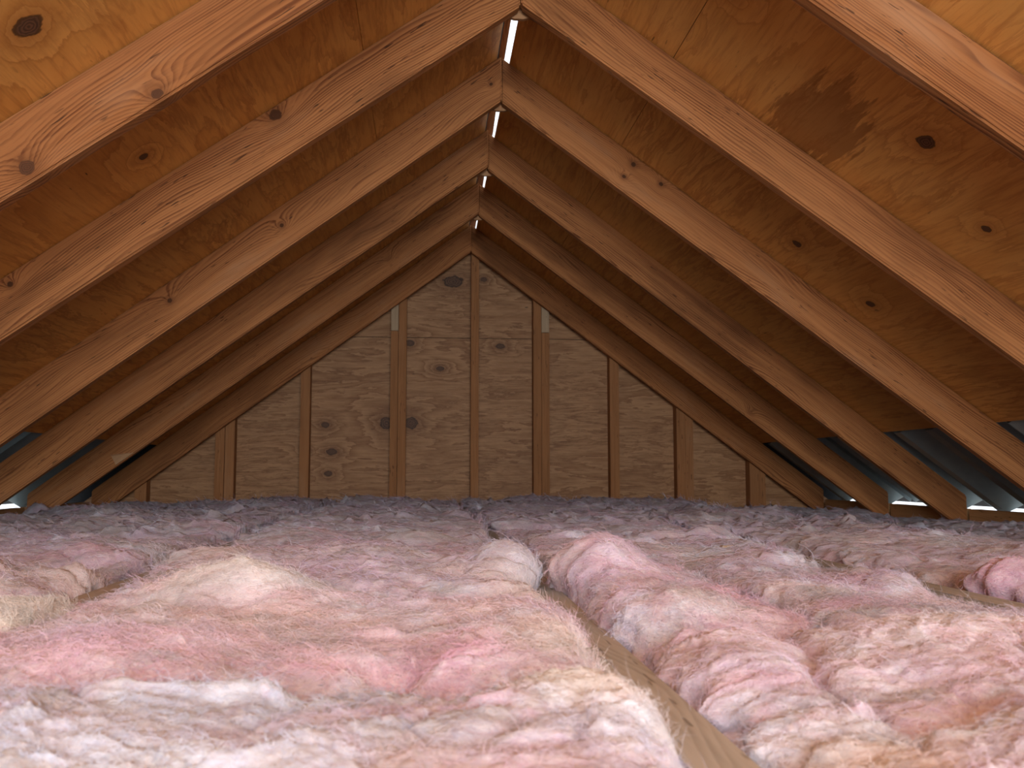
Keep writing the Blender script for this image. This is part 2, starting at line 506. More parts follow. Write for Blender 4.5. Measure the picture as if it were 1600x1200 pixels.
GZ = 1.0315
SEAM = [-2.0, -0.634, 0.634, 1.42, 2.5]
gt = 0.0015
for a, b in zip(SEAM, SEAM[1:]):
    pts = [(a + gt, 0.0), (b - gt, 0.0)]
    top = []
    xs = np.linspace(b - gt, a + gt, 40)
    for x in xs:
        top.append((float(x), float(max(0.02, min(GZ - gt, roofz(x) - 0.004)))))
    # drop collinear points
    keep = [top[0]]
    for i in range(1, len(top) - 1):
        (x0, z0), (x1, z1), (x2, z2) = keep[-1], top[i], top[i + 1]
        if abs((z1 - z0) * (x2 - x0) - (z2 - z0) * (x1 - x0)) > 1e-5: keep.append(top[i])
    keep.append(top[-1])
    gable_sheet(pts + keep)
xl, xrr = XR - (ZT - GZ) / M + .006, XR + (ZT - GZ) / M - .006
gable_sheet([(xl, GZ + gt), (0.253 - gt, GZ + gt), (0.253 - gt, roofz(0.253) - .004), (XR, ZT - .004)])
gable_sheet([(0.253 + gt, GZ + gt), (xrr, GZ + gt), (0.253 + gt, roofz(0.253) - .004)])

V, F = prism([(-2.0, 0.0), (2.4, 0.0), (2.4, roofz(2.4)), (XR, ZT), (-2.0, roofz(-2.0))], 5.2145, 5.225, 'xz')
ob = mesh_ob('wall_felt', V, F, M_FELT, wall)
ob.matrix_parent_inverse = Matrix.Translation(wall.location).inverted()
for s in (1, -1):
    m4, up = slope_frame(s)
    z0, z1 = sorted((up * -0.02, up * 0.084))
    ob = mesh_ob('felt_end', box_verts(5.2255, 5.235, 1.5 / COSA, 2.09 / COSA, z0, z1), BOXF, M_FELT)
    ob.parent = ceiling
    ob.matrix_parent_inverse = Matrix.Translation(ceiling.location).inverted()
    ob.matrix_basis = m4

# attic floor (back of the ceiling boards below) and wall plates
floor = mesh_ob('floor', box_verts(-1.82, 2.28, -2.0, 5.24, -0.02, 0.0), BOXF, M_CEIL)
tag(floor, kind='structure')
XE_R, XE_L = XR + RUN_END, XR - RUN_END
for i, (x0, x1) in enumerate(((XE_R + .045, XE_R + .12), (XE_L - .12, XE_L - .045))):
    # stored with the grain along local X
    pv = box_verts(-2.0, 5.24, x0, x1, 0.0, 0.13)
    ob = mesh_ob('trim_%d' % (i + 1), pv, BOXF, M_BLOCK, bevel=0.003)
    ob.matrix_world = Matrix(((0, 1, 0, 0), (1, 0, 0, 0), (0, 0, 1, 0), (0, 0, 0, 1)))
    tag(ob, kind='structure')

# ------------------------------------------------------------------ rafters
ORD = ['at the gable wall', 'second from the gable wall', 'third from the gable wall', 'fourth from the gable wall',
       'fifth from the gable wall', 'nearest the camera at the top corner']
PAIRS = [  # y at the ridge (left, right), y at the eave (left, right); nearest first
    (-0.28, -0.30, -0.28, -0.32), (0.39, 0.36, 0.36, 0.30), (1.06, 1.02, 1.03, 0.93),
    (1.734, 1.639, 1.678, 1.526), (2.328, 2.316, 2.239, 2.222), (2.948, 2.962, 2.968, 2.919),
    (3.604, 3.647, 3.603, 3.681), (4.287, 4.314, 4.287, 4.341), (5.050, 5.060, 5.075, 5.082)]
RT = 0.0375
RLAB = {
    (3, -1): 'broad reddish rafter across the top left corner, with two round knots',
    (3, 1): 'broad rafter crossing the top right corner of the roof',
    (4, -1): 'left rafter of the pair meeting above the widest slit of daylight',
    (4, 1): 'right rafter of the pair meeting above the widest slit of daylight',
    (5, -1): 'left rafter of the pair just below the widest ridge slit, fourth from the gable',
    (5, 1): 'right rafter of the pair just below the widest ridge slit, fourth from the gable',
    (6, -1): 'left rafter third from the gable wall',
    (6, 1): 'right rafter third from the gable wall',
    (7, -1): 'left rafter next to the gable end rafter, with a pale chipped spot low down',
    (7, 1): 'right rafter next to the gable end rafter',
    (8, -1): 'left end rafter against the plywood gable wall',
    (8, 1): 'right end rafter against the plywood gable wall',
}
DEPTH = HP * COSA
for k, (yl, yr, el, er) in enumerate(PAIRS):
    if k < 3: continue
    for s, ya, yb in ((-1, yl, el), (1, yr, er)):
        run = RUN_END
        ym = (yl + yr) / 2
        d = Vector((s * 1.5, yb - ya, -M * 1.5)).normalized()
        up = Vector((s * SINA, 0, COSA))
        yv = up.cross(d)
        m4 = Matrix((d, yv, up)).transposed().to_4x4()
        m4.translation = Vector((XR, ya, ZT))      # on the sheathing underside at the ridge
        # profile in local x (along) / z (normal); plumb cut both ends
        plumb = DEPTH * M                          # shift along the slope between top and bottom of a plumb cut
        L = run / COSA
        g = 0.0002 / COSA
        top_e, bot_e = L, L
        prof = [(g, -0.0006), (top_e, -0.0006), (top_e - plumb if False else top_e, -0.0006)]
        # plumb cut: going down vertically moves local x by +depth*tan
        prof = [(g, -0.0006), (L, -0.0006), (L + 0.0 + plumb * 1.0, -DEPTH), (g + plumb, -DEPTH)]
        # yv points along +-y; keep the front face at the measured y
        t0, t1 = (0.0, RT) if yv.y > 0 else (-RT, 0.0)
        V, F = prism(prof, t0, t1, 'xz')
        ob = mesh_ob('rafter', V, F, M_RAFTER_AT.get((k, s), M_RAFTER), bevel=0.0045)
        ob.matrix_world = m4
        tag(ob, RLAB[(k, s)], 'rafter', 'roof rafters')
        if (k, s) == (7, -1):
            # split-off face low on the rafter: a shallow pale chip
            cx, fy = 1.63 / COSA, (t0 if yv.y > 0 else t1)
            sg = -1 if yv.y > 0 else 1
            Vc = [(cx, fy, -DEPTH + .004), (cx - .09, fy, -DEPTH + .004), (cx - .004, fy, -DEPTH + .055),
                  (cx, fy + sg * .009, -DEPTH + .004), (cx - .006, fy + sg * .009, -DEPTH + .045)]
            Fc = [(0, 1, 2), (0, 3, 1), (3, 4, 1), (1, 4, 2), (0, 2, 4, 3)]
            ch = mesh_ob('splinter', Vc, Fc, M_CHIP, ob)
            tag(ch, 'pale splintered chip')

GLAB = {4: 'small plywood gusset at the topmost peak, where the widest slit of daylight begins',
        5: 'small plywood gusset behind the peak of the fourth pair from the gable',
        6: 'small plywood gusset behind the peak of the third pair from the gable',
        7: 'small plywood gusset behind the peak next to the gable'}
for k in GLAB:
    yb = max(PAIRS[k][0], PAIRS[k][1]) + RT + .001
    dz = .013
    zb = ZR - dz
    hw = .030
    # lower edge bows slightly; the sides follow the rafters up under the sheathing
    pts = [(-hw, zb + .004), (-hw * .4, zb - .001), (hw * .4, zb - .001), (hw, zb + .004),
           (.13, ZR - M * .13 + .03), (.13, ZR - M * .13 + .12), (.0, ZT - .012), (-.13, ZR - M * .13 + .12), (-.13, ZR - M * .13 + .03)]
    V, F = prism([(XR + a, b) for a, b in pts], yb, yb + .012, 'xz')
    ob = mesh_ob('ridge_gusset', V, F, M_PLY_G)
    tag(ob, GLAB[k], 'gusset', 'ridge gussets')

# ------------------------------------------------------------------ gable studs
SY0, SY1 = 5.124, 5.196


def stud(name, x0, x1, z0, z1, mat, label, cat, lean=0.0, front=SY0, group='gable wall studs', chop=None):
    """upright with its long side along local X (world z)"""
    top0 = roofz(x0, 0) + .075 if z1 is None else z1
    top1 = roofz(x1, 0) + .075 if z1 is None else z1
    pts = [(z0, x0), (z0, x1), (top1, x1 + lean), (top0, x0 + lean)]
    V, F = prism(pts, front, SY1, 'xz')            # (z, y, x)
    ob = mesh_ob(name, V, F, mat, bevel=0.0018)
    ob.matrix_world = Matrix(((0, 0, 1, 0), (0, 1, 0, 0), (1, 0, 0, 0), (0, 0, 0, 1)))
    tag(ob, label, cat, group)
    return ob


stud('gable_stud', .231, .273, 0.01, None, M_STUD, 'single stud in the middle of the gable wall under the peak', 'stud')
stud('gable_stud', .568, .6115, 0.01, None, M_STUD, 'dark full height stud right of the middle stud, left of a pair', 'stud')
stud('gable_stud', .6135, .656, 0.01, 1.056, M_STUD, 'shorter stud right of the middle, topped by a pale block', 'stud', front=5.128)
stud('stud_block', .6135, .655, 1.058, None, M_STUD_PALE, 'pale block on top of the shorter stud right of the middle', 'wood block', front=5.127, group='pale stud top blocks')
stud('gable_stud', .985, 1.035, 0.01, None, M_STUD, 'greyish single stud second right of the middle stud', 'stud')
stud('gable_stud', 1.351, 1.399, 0.01, None, M_STUD, 'wide left stud of the pair third right of the middle', 'stud')
stud('gable_stud', 1.401, 1.444, 0.01, None, M_STUD, 'narrow right stud of the pair third right of the middle', 'stud', front=5.130)
stud('gable_stud', 1.754, 1.803, 0.01, None, M_STUD, 'short left stud of the pair at the right eave', 'stud')
stud('gable_stud', 1.805, 1.844, 0.01, None, M_STUD, 'short right stud of the pair at the right eave', 'stud', front=5.130)
stud('gable_stud', -.157, -.114, 0.01, None, M_STUD, 'full height stud left of the middle stud, right of a pair', 'stud')
stud('gable_stud', -.198, -.159, 0.01, 1.056, M_STUD, 'shorter stud left of the middle, topped by a pale block', 'stud', front=5.128)
stud('stud_block', -.197, -.159, 1.058, None, M_STUD_PALE, 'pale block on top of the shorter stud left of the middle', 'wood block', front=5.127, group='pale stud top blocks')
stud('gable_stud', -.667, -.618, 0.01, None, M_STUD, 'single stud second left of the middle stud', 'stud')
stud('gable_stud', -1.100, -1.053, 0.01, None, M_STUD, 'left stud of the pair third left of the middle', 'stud')
stud('gable_stud', -1.051, -1.003, 0.01, None, M_STUD, 'right stud of the pair third left of the middle', 'stud', front=5.130)
stud('gable_stud', -1.500, -1.440, 0.01, None, M_STUD, 'very short stud at the left eave', 'stud')

# ------------------------------------------------------------------ blocking boards between the rafter ends
def yr_at(k, s, run):
    yl, yr, el, er = PAIRS[k]
    a, b = (yl, el) if s < 0 else (yr, er)
    return a + (b - a) * run / 1.5


BLAB = ['at the gable end', 'second from the gable end', 'third from the gable end', 'fourth from the gable end']
for s in (1, -1):
    for k in range(4 if s > 0 else 6, len(PAIRS) - 1):
        y0 = yr_at(k, s, RUN_END) + RT + .004
        y1 = yr_at(k + 1, s, RUN_END) - .004
        x0, x1 = (XE_R + .004, XE_R + .042) if s > 0 else (XE_L - .042, XE_L - .004)
        V = box_verts(y0, y1, x0, x1, 0.0, 0.155 if s > 0 else 0.152)
        ob = mesh_ob('blocking_board', V, BOXF, M_BLOCK, bevel=0.002)
        ob.matrix_world = Matrix(((0, 1, 0, 0), (1, 0, 0, 0), (0, 0, 1, 0), (0, 0, 0, 1)))
        nth = len(PAIRS) - 2 - k
        side = 'right' if s > 0 else 'left'
        where = BLAB[nth] if nth < 4 else '%s from the gable end' % ['fifth', 'sixth', 'seventh', 'eighth'][nth - 4]
        tag(ob, 'brown blocking board between rafter ends on the %s eave, %s' % (side, where), 'board', 'eave blocking boards')

# ------------------------------------------------------------------ ribbed metal roofing seen in the vent gaps at the eaves
for s in (1, -1):
    for k in range(4 if s > 0 else 6, len(PAIRS) - 1):
        m4, up = slope_frame(s)
        y0 = yr_at(k, s, 1.75) + RT + .006
        y1 = yr_at(k + 1, s, 1.75) - .006
        pitch, hi, lo = 0.235, 0.070, 0.014
        prof = []
        y = y0
        seq = [(0.0, hi), (0.055, hi), (0.150, lo), (0.200, lo), (0.212, hi)]
        base = y1
        pts = []
        # counted from the far rafter towards the camera so that the pans face the camera
        n = int((y1 - y0) / pitch) + 2
        for i in range(-1, n):
            for (dy, z) in seq:
                pts.append((y0 + 0.03 + i * pitch + dy, z))
        # clip to the bay
        P = []
        for (ya, za), (yb, zb) in zip(pts, pts[1:]):
            if yb <= y0 or ya >= y1: continue
            ta = max(0.0, (y0 - ya) / (yb - ya)); tb = min(1.0, (y1 - ya) / (yb - ya))
            A = (ya + (yb - ya) * ta, za + (zb - za) * ta)
            B = (ya + (yb - ya) * tb, za + (zb - za) * tb)
            if not P: P.append(A)
            P.append(B)
        r0, r1 = 1.605 + (0.02 if s < 0 else 0), 2.03
        V, F = [], []
        th = 0.0012
        for yy, zz in P:
            for rr, dz in ((r0, 0), (r1, 0), (r1, th), (r0, th)):
                V.append((yy, rr / COSA, up * (zz + dz)))
        for i in range(len(P) - 1):
            a, b = 4 * i, 4 * i + 4
            for j in range(4):
                F.append((a + j, a + (j + 1) % 4, b + (j + 1) % 4, b + j))
        e = 4 * len(P) - 4
        F += [(0, 3, 2, 1), (e, e + 1, e + 2, e + 3)]
        ob = mesh_ob('metal_roofing_panel', V, F, M_METAL)
        ob.matrix_world = m4
        nth = len(PAIRS) - 2 - k
        side = 'right' if s > 0 else 'left'
        where = BLAB[nth] if nth < 4 else '%s from the gable end' % ['fifth', 'sixth', 'seventh', 'eighth'][nth - 4]
        tag(ob, 'dark ribbed metal roofing between rafters at the %s eave, %s' % (side, where), 'metal panel', 'eave metal panels')

# ------------------------------------------------------------------ ceiling joists
JX = [-1.535, -0.985, -0.432, 0.163, 0.712, 1.262]
JW = 0.045
JL = ['joist buried under the insulation along the left eave', 'joist second from the left, buried under insulation',
      'weathered joist showing between two batts on the left',
      'weathered grey-brown joist running up the middle between the batts',
      'weathered joist with an orange side showing on the right', 'joist mostly buried under insulation far right']
for x, lab in zip(JX, JL):
    V = box_verts(-0.95, 5.115, -JW / 2, JW / 2, 0.0, 0.14)
    ob = mesh_ob('ceiling_joist', V, BOXF, M_JOIST, bevel=0.003)
    ob.matrix_world = Matrix(((0, -1, 0, x), (1, 0, 0, 0), (0, 0, 1, 0), (0, 0, 0, 1)))
    tag(ob, lab, 'joist', 'ceiling joists')

# ------------------------------------------------------------------ glass wool
_rng = np.random.default_rng(3)
_perm = np.concatenate([_rng.permutation(256)] * 3)
_grad = _rng.normal(size=(256, 3))
_grad /= np.linalg.norm(_grad, axis=1)[:, None]


def gnoise(P):
    """gradient noise at points P (n,3), about -1..1"""
    i = np.floor(P).astype(np.int64)
    f = P - i
    u = f * f * f * (f * (f * 6 - 15) + 10)
    i &= 255
    out = 0
    for dx in (0, 1):
        wx = u[:, 0] if dx else 1 - u[:, 0]
        for dy in (0, 1):
            wy = u[:, 1] if dy else 1 - u[:, 1]
            for dz in (0, 1):
                wz = u[:, 2] if dz else 1 - u[:, 2]
                h = _perm[_perm[_perm[(i[:, 0] + dx) & 255] + ((i[:, 1] + dy) & 255)] + ((i[:, 2] + dz) & 255)]
                g = _grad[h]
                out = out + wx * wy * wz * (g[:, 0] * (f[:, 0] - dx) + g[:, 1] * (f[:, 1] - dy) + g[:, 2] * (f[:, 2] - dz))
    return out * 1.6


def fbm(P, oct=3, gain=0.5):
    a, s, r = 1.0, 1.0, 0
    for _ in range(oct):
        r = r + a * gnoise(P * s + 7.3 * s)
        a *= gain; s *= 2.03
    return r


def sm(x, a, b):
    t = np.clip((x - a) / (b - a), 0, 1)
    return t * t * (3 - 2 * t)


PINK = np.array((.68, .43, .48)); HOT = np.array((.67, .34, .41)); PEACH = np.array((.73, .54, .46))
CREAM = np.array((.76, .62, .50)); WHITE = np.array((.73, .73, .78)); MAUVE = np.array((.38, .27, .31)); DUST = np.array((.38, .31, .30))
LILAC = np.array((.60, .46, .56))


def batt(label, x0, x1, y0, y1, top, seed, over=(0, 0), bumps=(), creases=(), rough=1.0, tint=None, endr=(.06, .06), fuzz=0, opens=(), base=.008, group='pink insulation batts', tints=()):
    """one pillow of wool lying between two joists; every point is displaced in 3-D"""
    ym = max(0.45, y0 + 0.25 * (y1 - y0))
    # rows
    ys = [y0]
    while ys[-1] < y1:
        ys.append(ys[-1] + max(0.0024, 0.0043 * max(.35, ys[-1])))
    ys = np.array(ys); ys = y0 + (ys - y0) / (ys[-1] - y0) * (y1 - y0)
    W, H = (x1 - x0) / 2, top - base
    # cross-section: superellipse resampled evenly
    th = np.linspace(0, math.pi, 2000)
    n = 8.0
    cx = -W * np.sign(np.cos(th)) * np.abs(np.cos(th)) ** (2 / n)
    cz = H * np.abs(np.sin(th)) ** (2 / n)
    arc = np.concatenate([[0], np.cumsum(np.hypot(np.diff(cx), np.diff(cz)))])
    dx = max(0.0026, 0.0042 * ym)
    nc = max(60, int(arc[-1] / dx))
    a = np.linspace(0, arc[-1], nc)
    cx, cz = np.interp(a, arc, cx), np.interp(a, arc, cz)
    nx = -np.gradient(cz); nz = np.gradient(cx)
    l = np.hypot(nx, nz) + 1e-9; nx /= l; nz /= l
    Y, CX = np.meshgrid(ys, cx, indexing='ij')
    CZ = np.broadcast_to(cz, Y.shape).copy()
    NX = np.broadcast_to(nx, Y.shape); NZ = np.broadcast_to(nz, Y.shape)
    # rounded ends
    e0 = np.clip((Y - y0) / endr[0], 0, 1); e1 = np.clip((y1 - Y) / endr[1], 0, 1)
    e = np.sqrt(1 - (1 - e0) ** 2.2) * np.sqrt(1 - (1 - e1) ** 2.2)
    CZ = CZ * (0.5 + 0.5 * e)
    # below the joist tops the wool stays between the joists, above them it laps over
    sh = sm(CZ + base, .144, .158)
    X = (x0 + x1) / 2 + CX
    lap = np.where(CX < 0, -over[0], over[1])
    for (sd, ya, yb, val) in opens:
        o_ = sm(Y, ya - .05, ya + .03) * (1 - sm(Y, yb - .03, yb + .05))
        lap = np.where((CX < 0) == (sd < 0), lap * (1 - o_) + sd * val * o_, lap)
    X = X + lap * sm(np.abs(CX) / W, .3, 1.0) * sh
    Z = base + CZ
    P = np.stack([X.ravel(), Y.ravel(), Z.ravel()], 1)
    o = np.array([seed * 3.17, seed * 1.71, seed * 2.33])
    NY = np.zeros(len(P))
    nrm = np.stack([NX.ravel(), NY, NZ.ravel()], 1)
    top_w = sm(NZ.ravel(), 0.2, 0.8)
    # warp for the folds
    w1 = np.stack([gnoise(P * 9 + o), gnoise(P * 9 + o + 11), gnoise(P * 9 + o + 23)], 1)
    w2 = np.stack([gnoise(P * 26 + o), gnoise(P * 26 + o + 31), gnoise(P * 26 + o + 53)], 1)
    Q = P + 0.040 * w1 + 0.010 * w2
    big = gnoise(P * np.array([4.2, 3.4, 4]) + o)
    bil1 = 1 - np.abs(gnoise(Q * np.array([8, 11, 14]) + o + 3)) * 2
    bil2 = 1 - np.abs(gnoise(Q * np.array([19, 27, 34]) + o + 5)) * 2
    lay = gnoise(Q * np.array([36, 40, 70]) + o + 9)
    f1 = gnoise(Q * np.array([70, 85, 90]) + o + 13)
    f2 = gnoise(Q * np.array([125, 170, 200]) + o + 17)
    f3 = gnoise(Q * np.array([260, 330, 380]) + o + 19)
    near = ym < 1.3
    h = 0.020 * big - (0.0065 if near else 0.010) * np.clip(bil1, 0, 1) ** 5 - (0.0020 if near else 0.0032) * np.clip(bil2, 0, 1) ** 3 + 0.0012 * lay + 0.0027 * f1 + 0.0021 * f2 + 0.0013 * f3
    # torn tufts standing up here and there
    tf = gnoise(Q * (np.array([15, 21, 15]) if ym < 2 else np.array([27, 24, 27])) + o + 41)
    h = h + (0.028 if ym < 2 else 0.032) * np.clip(tf - (0.36 if ym < 2 else .30), 0, 1) ** 1.2
    h = h * rough
    for (bx, by, sx, sy, amp) in bumps:
        g = np.exp(-((P[:, 0] - bx) / sx) ** 2 - ((P[:, 1] - by) / sy) ** 2)
        h = h + amp * g * top_w
    cr = np.zeros(len(P))
    for (ax, ay, bx, by, wd, amp) in creases:
        # wavy valley between two points
        px, py = P[:, 0] + 0.018 * w1[:, 0], P[:, 1] + 0.018 * w1[:, 1]
        dx_, dy_ = bx - ax, by - ay
        t = np.clip(((px - ax) * dx_ + (py - ay) * dy_) / (dx_ * dx_ + dy_ * dy_), 0, 1)
        d = np.hypot(px - ax - t * dx_, py - ay - t * dy_)
        g = np.exp(-(d / wd) ** 1.4)
        h = h - amp * g
        cr = np.maximum(cr, g)
    D = P + nrm * h[:, None]
    lat = np.stack([w2[:, 1] * .006 + gnoise(P * 55 + o + 61) * .003, w2[:, 2] * .006 + gnoise(P * 55 + o + 71) * .003, w2[:, 0] * .002], 1)
    side = 1 - sm(np.abs(NZ.ravel()), 0.5, 0.95)
    D = D + lat * rough * (1 + 1.2 * side[:, None])
    # edge wander in plan
    wander = gnoise(np.stack([P[:, 1] * 6, np.sign(CX.ravel()) * 5 + 0.5, np.full(len(P), seed * 1.3)], 1))
    D[:, 0] += wander * 0.013 * np.abs(CX.ravel() / W) ** 4
    D[:, 2] = np.maximum(D[:, 2], base - 0.003)
    # pigment
    c1 = fbm(Q * np.array([6, 10, 9]) + o + 80, 4, .6); c2 = fbm(Q * np.array([8, 14, 11]) + o + 90, 4, .6); c3 = fbm(P * np.array([13, 19, 30]) + o + 100, 3)
    c4 = fbm(Q * np.array([5, 8, 6]) + o + 120, 4, .6); c5 = fbm(Q * np.array([24, 40, 50]) + o + 140, 3, .6)
    base = PINK if tint is None else np.array(tint)
    col = np.tile(base, (len(P), 1))
    def mixc(col, c, f): return col + (np.asarray(c) - col) * np.clip(f, 0, 1)[:, None]
    col = mixc(col, PEACH, sm(c1, 0.05, 0.7) * .6)
    col = mixc(col, LILAC, sm(c2, 0.05, 0.6) * .6)
    col = mixc(col, WHITE, sm(c4, 0.05, 0.7) * .65)
    col = mixc(col, WHITE * 1.06, sm(c5, 0.15, 0.8) * .55)
    col = mixc(col, HOT, sm(-c5, 0.25, 0.9) * .35)
    col = mixc(col, DUST, sm(-c2, 0.08, 0.7) * .75 * top_w)
    col = mixc(col, HOT, np.maximum(sm(-c1, 0.28, 0.8) * .55, sm(np.clip(bil1, 0, 1), .80, 1.0) * .14))
    for (bx, by, sx, sy, c, amt) in tints:
        g = np.exp(-((P[:, 0] + .03 * w1[:, 0] - bx) / sx) ** 2 - ((P[:, 1] + .03 * w1[:, 1] - by) / sy) ** 2)
        col = mixc(col, c, g * amt)
    col = mixc(col, HOT, cr * .3)
    col = col * (1 + 0.22 * c3)[:, None] * np.array((.88, .96, 1.08))
    col = np.clip(col, 0.02, 0.92)
    R, Cn = Y.shape
    idx = np.arange(R * Cn).reshape(R, Cn)
    q = np.stack([idx[:-1, :-1], idx[:-1, 1:], idx[1:, 1:], idx[1:, :-1]], -1).reshape(-1, 4)
    q = q[:, ::-1]
    me = bpy.data.meshes.new('insulation_batt')
    me.vertices.add(len(D)); me.vertices.foreach_set('co', D.astype(np.float32).ravel())
    me.loops.add(q.size); me.loops.foreach_set('vertex_index', q.astype(np.int32).ravel())
    me.polygons.add(len(q)); me.polygons.foreach_set('loop_start', np.arange(0, q.size, 4, dtype=np.int32))
    me.polygons.foreach_set('use_smooth', np.ones(len(q), dtype=bool))
    at = me.attributes.new('pigment', 'FLOAT_COLOR', 'POINT')
    at.data.foreach_set('color', np.concatenate([col, np.ones((len(col), 1))], 1).astype(np.float32).ravel())
    me.update(); me.validate()
    # end caps are the rolled ends themselves (they come down to the floor)
    me.materials.append(M_WOOL)
    ob = bpy.data.objects.new('insulation_batt', me)
    link(ob)
    tag(ob, label, 'insulation', group)
    if fuzz:
        loose_fibres(ob, D.reshape(R, Cn, 3), col.reshape(R, Cn, 3), int(fuzz * (6.5 if ym < 1.3 else 4)), seed, ym)
    return ob


def loose_fibres(ob, D, col, n, seed, ym):
    """loose glass threads lying on and sticking out of the wool: one curves object"""
    rg = np.random.default_rng(int(seed * 100) + 5)
    R, Cn, _ = D.shape
    r = rg.integers(2, R - 3, n); c = rg.integers(int(Cn * .1), int(Cn * .9), n)
    P0 = D[r, c]
    tu = D[np.minimum(r + 2, R - 1), c] - P0; tv = D[r, np.minimum(c + 2, Cn - 1)] - P0
    nn = np.cross(tv, tu); nn /= np.linalg.norm(nn, axis=1)[:, None] + 1e-9
    nn *= np.sign(nn[:, 2:3] + 1e-6)
    ang = rg.normal(0, 1.0, n)
    tv = tv / (np.linalg.norm(tv, axis=1)[:, None] + 1e-9); tu = tu / (np.linalg.norm(tu, axis=1)[:, None] + 1e-9)
    d = tv * np.cos(ang)[:, None] + tu * np.sin(ang)[:, None]
    d *= np.where(rg.random(n) < .5, -1, 1)[:, None]
    ln = rg.uniform(.006, .016, n) * (0.75 + .2 * ym)
    lift = rg.exponential(0.12 if ym < 2 else .05, n)
    K = 6
    t = np.linspace(0, 1, K)
    bend = np.cross(d, nn) * rg.normal(0, .8, n)[:, None]
    pts = (P0[:, None, :] - nn[:, None, :] * .001 + d[:, None, :] * (ln[:, None] * t)[:, :, None]
           + nn[:, None, :] * (ln[:, None] * lift[:, None] * np.sin(t * 2.4) ** 1.0)[:, :, None]
           + bend[:, None, :] * (ln[:, None] * t ** 2)[:, :, None]
           + rg.normal(0, .0006, (n, K, 3)))
    hc = bpy.data.hair_curves.new('loose_fibres')
    hc.add_curves([K] * n)
    hc.points.foreach_set('position', pts.astype(np.float32).ravel())
    rad = np.tile(np.array([.7, 1, 1, .9, .7, .3]), n) * 0.000115 * (0.55 + .6 * ym)
    ra = hc.attributes.get('radius') or hc.attributes.new('radius', 'FLOAT', 'POINT')
    ra.data.foreach_set('value', rad.astype(np.float32))
    cc = np.clip(col[r, c] * rg.uniform(.8, 1.3, n)[:, None] + rg.uniform(0, .06, n)[:, None], 0, .92)
    ca = hc.attributes.new('pigment', 'FLOAT_COLOR', 'CURVE')
    ca.data.foreach_set('color', np.concatenate([cc, np.ones((n, 1))], 1).astype(np.float32).ravel())
    hc.materials.append(M_THREAD)
    o = bpy.data.objects.new('loose_fibres', hc)
    link(o, ob)
    o['kind'] = 'stuff'


def thread_mat():
    N = NT('glass_thread')
    at = N.n('ShaderNodeAttribute', attribute_name='pigment').outputs['Color']
    return N.finish(at, 0.8, None, spec=0.1)


M_THREAD = thread_mat()

bL = JX[2] + JW / 2, JX[3] - JW / 2      # bay left of the middle joist
bM = JX[3] + JW / 2, JX[4] - JW / 2      # bay right of the middle joist
bF = JX[1] + JW / 2, JX[2] - JW / 2      # next bay to the left
bG = JX[0] + JW / 2, JX[1] - JW / 2
bR = JX[4] + JW / 2, JX[5] - JW / 2      # next bay to the right
bS = JX[5] + JW / 2, XE_R - .004
bT = XE_L + .004, JX[0] - JW / 2

# bay left of the middle joist, near to far
batt('whitish grey batt filling the front left, its end frayed cream beside the joist', *bL, .02, .675, .162, 1.0, (0, .012),
     bumps=[(.115, .60, .05, .07, .014), (-.05, .55, .12, .08, .012), (-.22, .56, .1, .07, .012)],
     creases=[(-.02, .6, .03, .64, .012, .012)],
     tint=(.47, .45, .51), tints=[(.10, .62, .06, .06, CREAM, .85), (-.15, .5, .12, .06, WHITE, .5), (.06, .48, .08, .05, PINK, .7), (.12, .45, .04, .04, PEACH, .5)], fuzz=9000)
batt('big pink and peach batt mounded behind the whitish front batt', *bL, .665, 1.16, .165, 2.0, (.012, .012),
     bumps=[(-.215, 1.10, .10, .06, .044), (.05, .98, .1, .1, .012), (.02, .74, .05, .05, .012)],
     creases=[(-.03, .72, .06, .80, .012, .020), (.0, .70, -.06, .74, .010, .014)],
     tint=(.70, .45, .47), tints=[(-.2, .95, .2, .12, PEACH, .6), (-.3, .78, .15, .08, PINK, .6), (.02, .75, .04, .05, HOT, .9), (.11, .8, .05, .1, CREAM, .7), (-.215, 1.1, .09, .05, CREAM, .8)], fuzz=9000)
batt('peach and lilac batt behind the big mound, torn edge lapping the middle joist', *bL, 1.15, 2.25, .162, 3.0, (.034, .022), rough=1.15, opens=[(-1, 1.1, 1.42, .004), (1, 1.1, 1.40, .010), (-1, 1.66, 1.80, .012)],
     bumps=[(.105, 1.36, .05, .08, .050), (.10, 1.16, .06, .05, .022), (-.33, 1.55, .08, .1, .02), (-.1, 1.5, .12, .12, .02), (-.02, 1.95, .07, .05, .03)],
     tint=(.52, .36, .39), tints=[(.10, 1.2, .05, .1, PEACH, .8), (-.33, 1.5, .06, .15, PEACH, .6), (-.08, 1.75, .12, .10, HOT, .55), (-.1, 1.3, .12, .12, LILAC, .6)], fuzz=7000)
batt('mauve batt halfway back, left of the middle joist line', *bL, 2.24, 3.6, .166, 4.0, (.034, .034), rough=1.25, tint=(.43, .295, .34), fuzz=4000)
batt('dim mauve batt against the gable wall, left of the middle stud', *bL, 3.59, 5.11, .164, 5.0, (.034, .034), rough=1.5, tint=MAUVE, fuzz=3000)
